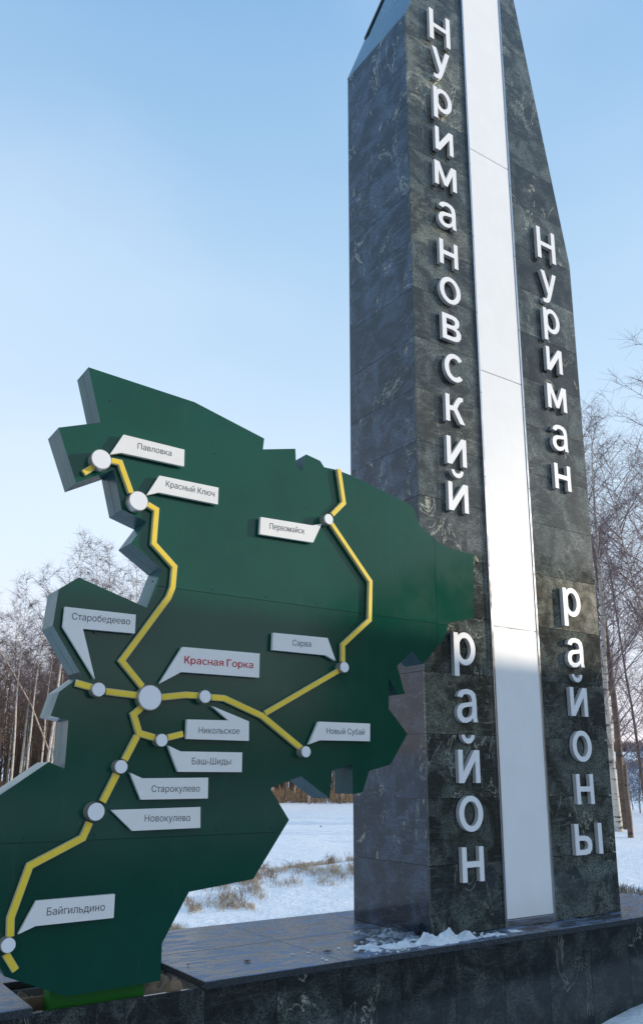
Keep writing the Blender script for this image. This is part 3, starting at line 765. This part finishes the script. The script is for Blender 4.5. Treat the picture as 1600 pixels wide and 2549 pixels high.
# ------------------------------------------------------------------ vegetation
class TB:
    def __init__(s): s.v = []; s.f = []; s.n = 0
    def tube(s, pts, rad, k=3):
        """pts: list of Vector; tapered tube with k sides"""
        base = s.n
        for i, p in enumerate(pts):
            d = (pts[min(i+1, len(pts)-1)]-pts[max(i-1, 0)])
            if d.length < 1e-6: d = Vector((0, 0, 1))
            d.normalize(); u = d.orthogonal().normalized(); w_ = d.cross(u)
            for j in range(k):
                a = 2*math.pi*j/k; s.v.append(tuple(p+(u*math.cos(a)+w_*math.sin(a))*rad[i]))
        s.n += len(pts)*k
        for i in range(len(pts)-1):
            for j in range(k):
                a, b = base+i*k+j, base+i*k+(j+1) % k; s.f.append((a, b, b+k, a+k))
    def mesh(s, name, mat, sm=True):
        me = bpy.data.meshes.new(name); me.from_pydata(s.v, [], s.f); me.update(); me.materials.append(mat)
        if sm: me.polygons.foreach_set('use_smooth', [True]*len(me.polygons))
        return me
def wander(rnd, p, d, length, seg, curl, up):
    pts = [p.copy()]; d = d.normalized()
    for i in range(seg):
        d = (d+Vector((rnd.uniform(-1, 1), rnd.uniform(-1, 1), rnd.uniform(-1, 1)))*curl+Vector((0, 0, up))).normalized()
        p = p+d*(length/seg); pts.append(p.copy())
    return pts, d
def make_tree(seed, H, r0, limbs=30, first=.3, spread=.26, twigs=5, bark_m='birch_bark', twig_m='twig', lean=0, tw=.006, droop=-.06, fork=False):
    rnd = random.Random(seed)
    T = TB(); C_ = TB()
    seg = 14
    pts = [Vector((0, 0, -.3))]; d = Vector((lean, rnd.uniform(-.03, .03), 1)).normalized(); p = Vector((0, 0, 0))
    pts.append(p.copy())
    for i in range(seg):
        d = (d+Vector((rnd.uniform(-1, 1), rnd.uniform(-1, 1), 0))*.045+Vector((-lean*.02, 0, .03))).normalized(); p = p+d*(H/seg); pts.append(p.copy())
    rad = [r0*1.25]+[max(.006, r0*(1-i/seg)**.85) for i in range(seg+1)]
    T.tube(pts, rad, 8)
    axes = [(pts, rad, 1.0)]
    if fork:
        q0 = pts[5]; fp, _ = wander(rnd, q0, Vector((.35, .1, 1)), H*.55, 9, .06, .12); T.tube(fp, [max(.006, rad[5]*.7*(1-i/9)**.85) for i in range(10)], 6); axes.append((fp, [rad[5]*.7]*10, .6))
    for (ap, ar, frac) in axes:
        for l in range(int(limbs*frac)):
            t = first+(1-first)*(l+rnd.random())/int(limbs*frac); t = min(.985, t)
            if frac < 1: t = .15+.83*(l/int(limbs*frac))
            idx = t*(len(ap)-2)+1 if frac == 1 else t*(len(ap)-1)
            i0 = min(int(idx), len(ap)-2); q = ap[i0].lerp(ap[i0+1], idx-i0)
            az = rnd.uniform(0, 2*math.pi)
            ll = H*spread*(1.1-t)**.7*rnd.uniform(.65, 1.2)*(.75 if t < first+.12 else 1)
            dd = Vector((math.cos(az), math.sin(az), rnd.uniform(.55, 1.25)))
            lp, ld = wander(rnd, q, dd, ll, 5, .12, .04)
            lr = max(.006, min(.28*r0, .009*ll+.004))
            C_.tube(lp, [lr*(1-.17*k) for k in range(6)], 3)
            nb = max(2, int(5*ll/1.6)+1)
            for b in range(nb):
                u = .2+.8*(b+rnd.random())/nb; ii = min(4, int(u*5)); q2 = lp[ii].lerp(lp[ii+1], u*5-ii)
                d2 = ((lp[ii+1]-lp[ii]).normalized()*.8+Vector((rnd.uniform(-1, 1), rnd.uniform(-1, 1), rnd.uniform(-.3, .8)))*.8)
                bp, bd = wander(rnd, q2, d2, ll*rnd.uniform(.25, .5), 3, .12, .03)
                C_.tube(bp, [.007, .0055, .0045, .003], 3)
                for c in range(twigs):
                    u3 = rnd.random(); i3 = min(2, int(u3*3)); q3 = bp[i3].lerp(bp[i3+1], u3*3-i3)
                    d3 = bd*.5+Vector((rnd.uniform(-1, 1), rnd.uniform(-1, 1), rnd.uniform(-.6, .7)))
                    tp, _ = wander(rnd, q3, d3, rnd.uniform(.3, .75), 2, .14, droop)
                    C_.tube(tp, [tw*.75, tw*.55, tw*.3], 3)
    return T.mesh('trunk', M[bark_m]), C_.mesh('crown', M[twig_m], False), pts
def place_tree(kit, loc, rz, sc, label, cat='tree', group=None, name='birch_tree', tilt=(0, 0)):
    e = empty(name, loc); e.rotation_euler = (tilt[0], tilt[1], rz); e.scale = (sc[0], sc[0], sc[1]) if isinstance(sc, tuple) else (sc, sc, sc)
    tag(e, label, cat, group)
    for nm, me in (('trunk', kit[0]), ('crown', kit[1])):
        o = bpy.data.objects.new(nm, me); COL.objects.link(o); o.parent = e
    return e
def gl(x, dist): p = ground_at(x, dist); p.z = gz(p.x, p.y)-.02; return p

# birches beside and beyond the right edge of the obelisk
kA = make_tree(11, 13.5, .13, 46, .16, .22, 8, twig_m='twig_pale', tw=.006, lean=.0)
kB = make_tree(12, 14.5, .12, 46, .14, .24, 8, 'brown_bark', 'twig_pale', tw=.006, lean=.03, fork=True)
kC = make_tree(13, 16, .09, 52, .14, .24, 8, 'birch_bark', 'twig_pale', tw=.006, lean=-.02, fork=True)
kD = make_tree(14, 12, .06, 42, .12, .24, 7, 'brown_bark', 'twig_pale', tw=.006)
place_tree(kA, gl(1529, 27), .4, 1.0, 'white barked birch rising just past the right edge of the obelisk')
place_tree(kB, gl(1549, 28.5), 2.2, 1.0, 'dark brown trunked tree directly behind the white birch right of the obelisk')
place_tree(kC, gl(1668, 27), 1.0, .97, 'tall birch partly outside the right edge with branches reaching in')
place_tree(kD, gl(1600, 33), 3.0, 1.0, 'slim dark tree standing between the white birch and the right edge')
place_tree(kD, gl(1500, 36), 5.0, (1.0, .92), 'slim dark tree half hidden behind the right edge of the obelisk')
place_tree(kB, gl(1735, 34), 4.0, .9, 'dark tree with wide crown at the far right behind the tall birch')
# a short stump beside the birches
TBs = TB(); TBs.tube([Vector((0, 0, -.1)), Vector((.02, 0, .5)), Vector((.0, .02, 1.2)), Vector((.01, 0, 1.9))], [.08, .07, .065, .05], 7)
o = bpy.data.objects.new('post', TBs.mesh('post', M['brown_bark'])); COL.objects.link(o); o.location = gl(1556, 24.5); tag(o, 'weathered wooden post in the snow at the foot of the birches', 'post')

# the wood on the left
kits = [make_tree(21, 14.5, .075, 34, .42, .15, 8, 'young_bark', 'twig', tw=.009), make_tree(22, 13, .06, 30, .4, .15, 8, 'young_bark', 'twig_brown', tw=.009),
        make_tree(23, 15.5, .09, 36, .45, .15, 8, 'birch_bark', 'twig', tw=.009, lean=.05), make_tree(24, 12, .06, 26, .35, .17, 8, 'brown_bark', 'twig_brown', tw=.009),
        make_tree(25, 14, .07, 32, .38, .17, 8, 'birch_bark', 'twig', tw=.009, lean=-.05), make_tree(26, 11, .07, 30, .3, .19, 8, 'brown_bark', 'twig_brown', tw=.009)]
rw = random.Random(5)
wl = {0: 'slender pale trunked birch in the dense wood behind the map sign', 2: 'tall white trunked birch in the dense wood behind the map sign', 3: 'thin dark brown tree in the dense wood behind the map sign'}
kk = [0, 1, 2, 3, 4, 5]
for i in range(215):
    x = rw.uniform(-260, 1010); dist = 49+36*rw.random()**1.2
    ki = rw.choices(kk, (3, 3, 1.6, 4, 1.6, 4))[0]
    lab = {0: wl[0], 1: wl[0], 2: wl[2], 4: wl[2], 3: wl[3], 5: wl[3]}[ki]
    place_tree(kits[ki], gl(x, dist), rw.uniform(0, 6.28), (rw.uniform(.8, 1.25), rw.uniform(.66, .98)), lab, group='trees of the wood behind the map sign', tilt=(rw.uniform(-.04, .04), rw.uniform(-.04, .04)), name='birch_tree' if ki in (0, 1, 2, 4) else 'bare_tree')
for (x, dist, sc, ti, lb) in ((112, 46, .95, -.07, 'white birch leaning left at the wood edge, just left of the sign\'s narrow waist'), (66, 47, .9, .02, 'upright pale birch at the wood edge midway between frame edge and sign'),
        (98, 47.5, .8, .05, 'thin pale birch crossing behind the leaning white birch left of the sign'), (140, 48, .85, .0, 'white birch trunk seen in the gap beside the sign\'s lower left notch'),
        (30, 46, .85, -.04, 'pale birch nearest the left edge of the picture at the wood edge'), (222, 52, 1.02, .0, 'tall birch whose crown rises above the sign\'s lower left lobe'),
        (268, 53, 1.0, .02, 'birch whose crown fills the middle of the gap between the sign\'s lobes'), (322, 52, 1.03, .0, 'birch whose crown shows just below the stepped left edge of the sign')):
    place_tree(kits[2 if x in (112, 222, 322) else 4], gl(x, dist), x*.37, sc, lb, group='front birches of the wood', tilt=(0, ti))
# leaning bare pole of a fallen birch
fb = TB(); p0 = gl(-70, 45); p1 = gl(118, 47)
fb.tube([p0+Vector((0, 0, 9.0)), p0.lerp(p1, .4)+Vector((0, 0, 6.9)), p0.lerp(p1, .7)+Vector((0, 0, 5.2)), p1+Vector((0, 0, 2.9))], [.02, .03, .035, .04], 6)
o = bpy.data.objects.new('leaning_trunk', fb.mesh('leaning_trunk', M['young_bark'])); COL.objects.link(o); tag(o, 'bare pale trunk leaning diagonally across the front of the wood at left', 'fallen tree')
# far mass of the wood
wm = TB(); rw = random.Random(9)
for i in range(2600):
    x = rw.uniform(-330, 1060); dist = rw.uniform(66, 100); p = gl(x, dist); h = rw.uniform(5.5, 10.5); wdt = rw.uniform(.02, .05)
    q = p+Vector((rw.uniform(-.5, .5), rw.uniform(-.5, .5), h)); wm.tube([p, p.lerp(q, .5), q], [wdt, wdt*.8, .012], 3)
    for k in range(9):
        u = rw.uniform(.12, 1); b = p.lerp(q, u); e_ = b+Vector((rw.uniform(-1, 1), rw.uniform(-1, 1), rw.uniform(.2, 1.2)))*rw.uniform(.5, 1.0); wm.tube([b, e_], [.022, .01], 3)
o = bpy.data.objects.new('distant_wood', wm.mesh('distant_wood', M['twig_brown'])); COL.objects.link(o); tag(o, 'brown mass of the bare wood beyond the nearer trees', 'wood', kind='stuff')
# undergrowth along the foot of the wood
ug = TB()
for i in range(7000):
    x = rw.uniform(-300, 1030); dist = rw.uniform(50, 74); p = gl(x, dist); h = rw.uniform(.2, .9)+(.5 if x < 60 else 0)
    ug.tube([p, p+Vector((rw.uniform(-.5, .5), rw.uniform(-.5, .5), h))], [.03, .01], 3)
o = bpy.data.objects.new('undergrowth', ug.mesh('undergrowth', M['straw_dark'])); COL.objects.link(o); tag(o, 'brown undergrowth along the foot of the wood', 'undergrowth', kind='stuff')

# hedgerows on the far slope at right
def far_row(name, r0, r1_, h0, h1, cnt, az0, az1, mat, label, seed):
    t = TB(); rr = random.Random(seed)
    for i in range(cnt):
        az = R(rr.uniform(az0, az1)); r_ = rr.uniform(r0, r1_); x, y = r_*math.sin(az), r_*math.cos(az)
        h = rr.uniform(h0, h1)*(1+.35*mnoise.noise((x*.03, y*.03, seed))); w_ = r_*.0011
        p = Vector((x, y, gz(x, y)-.3)); t.tube([p, p+Vector((rr.uniform(-.4, .4)*h*.3, 0, h+.3))], [w_, w_*.25], 3)
    o = bpy.data.objects.new(name, t.mesh(name, mat)); COL.objects.link(o); tag(o, label, 'hedgerow', kind='stuff')
far_row('hedgerow', 290, 330, 1.6, 3.6, 3600, 42, 75, M['twig_brown'], 'brown line of bare scrub across the snowy slope at right', 3)
far_row('hedgerow', 640, 720, 4, 8, 5200, 36, 80, M['twig'], 'dark line of distant trees along the crest at right', 4)
# pale shrubs in front of the slope at right
kS = make_tree(31, 2.6, .03, 30, .04, .5, 5, 'brown_bark', 'shaded_frost_twig', tw=.014)
for i, (x, dist, sc, lb) in enumerate(((1585, 40, .95, 'low bluish frosted shrub at the right edge beside the post'), (1612, 41, 1.05, 'frosted shrub cut by the right edge of the picture'), (1640, 39, 1.0, 'frosted shrub just outside the right edge'), (1568, 44, .75, 'smallest frosted shrub, directly behind the wooden post'), (1680, 42, 1.1, 'largest frosted shrub, farthest right'))):
    place_tree(kS, gl(x, dist), i*1.3, sc, lb, 'shrub', 'frosted shrubs beyond the birches', 'frosted_shrub')

# dry grass poking through the snow
def grass(name, spots, label, seed, mats):
    t = TB(); rr = random.Random(seed)
    for (x0, x1, d0, d1, cnt, h0, h1) in spots:
        for c in range(cnt//14):
            xc, dc = rr.uniform(x0, x1), rr.uniform(d0, d1)
            if mnoise.noise((xc*.02, dc*1.1, seed)) < -.02: continue
            for k in range(14):
                p = gl(xc+rr.gauss(0, 6), dc+rr.gauss(0, .12)); p.z += .02
                h = rr.uniform(h0, h1); lean_ = Vector((rr.uniform(-.7, .7), rr.uniform(-.7, .7), 1)).normalized()
                q = p+lean_*h*.6; e_ = q+(lean_+Vector((rr.uniform(-.8, .8), rr.uniform(-.8, .8), -.5))).normalized()*h*.45
                t.tube([p-Vector((0, 0, .04)), q, e_], [.0035, .0028, .0012], 3)
    o = bpy.data.objects.new(name, t.mesh(name, mats)); COL.objects.link(o); tag(o, label, 'dry grass', kind='stuff')
grass('dry_grass', [(560, 1000, 12.6, 15.6, 9000, .02, .09), (380, 660, 11.0, 13.8, 5000, .02, .09), (340, 480, 9.2, 9.8, 900, .04, .1), (1480, 1800, 12.2, 13.2, 3200, .05, .16), (1500, 1800, 10.2, 10.8, 700, .03, .1)], 'tan dry grass poking through the snow behind the plinth', 2, M['straw'])
grass('dead_weeds', [(600, 980, 12.9, 15.0, 900, .06, .2), (400, 640, 11.4, 13.2, 500, .06, .18), (1500, 1780, 12.2, 13.0, 700, .05, .16)], 'darker dead weed stalks among the tan grass behind the plinth', 6, M['straw_dark'])

# ------------------------------------------------------------------ unseen building added to shade the lower obelisk and map; wood across the road
sh = empty('added_shade_building', (20, -6, 0)); tag(sh, 'long flat roofed building, unseen, added to shade the lower obelisk and map', 'building')
SHZ, SHX0, SHX1 = 5.93, 12.0, 33.0
part_at(box_obj('wall', (SHX0, -10, 0), (SHX1, -3.1, SHZ-.2), M['plaster']), sh)
part_at(box_obj('roof', (SHX0-.15, -10.2, SHZ-.199), (SHX1+.15, -3.0, SHZ), M['roof_sheet']), sh)
for i in range(6):
    wdw = box_obj('window', (SHX0+1.2+i*2.8, -3.099, 1.4), (SHX0+2.5+i*2.8, -3.06, 3.0), M['plate_white'], bevel=.01); part_at(wdw, sh)
    pn = box_obj('pane', (SHX0+1.27+i*2.8, -3.0595, 1.47), (SHX0+2.43+i*2.8, -3.055, 2.93), M['black_rim']); pn.parent = wdw
pv = mesh_obj('pavement', [(-18, -16, .03), (40, -16, .03), (40, 2.6, .03), (-18, 2.6, .03), (-18, -16, -.3), (40, -16, -.3), (40, 2.6, -.3), (-18, 2.6, -.3)], [(0, 1, 2, 3), (0, 4, 5, 1), (1, 5, 6, 2), (2, 6, 7, 3), (3, 7, 4, 0)], M['asphalt']); tag(pv, kind='structure')
wm = TB(); rw = random.Random(19)
for i in range(2600):
    az = R(rw.uniform(80, 260)); r_ = rw.uniform(80, 110); p = Vector((r_*math.sin(az), r_*math.cos(az), -.2)); h = rw.uniform(7, 11.5); wdt = rw.uniform(.05, .13)
    q = p+Vector((rw.uniform(-.5, .5), rw.uniform(-.5, .5), h)); wm.tube([p, p.lerp(q, .5), q], [wdt, wdt*.8, .02], 3)
    for k in range(9):
        u = rw.uniform(.12, 1); b = p.lerp(q, u); e_ = b+Vector((rw.uniform(-1, 1), rw.uniform(-1, 1), rw.uniform(.2, 1.2)))*rw.uniform(.7, 1.5); wm.tube([b, e_], [.05, .02], 3)
o = bpy.data.objects.new('distant_wood', wm.mesh('distant_wood', M['twig_brown'])); COL.objects.link(o); tag(o, 'brown bare wood across the road behind the viewer', 'wood', kind='stuff')
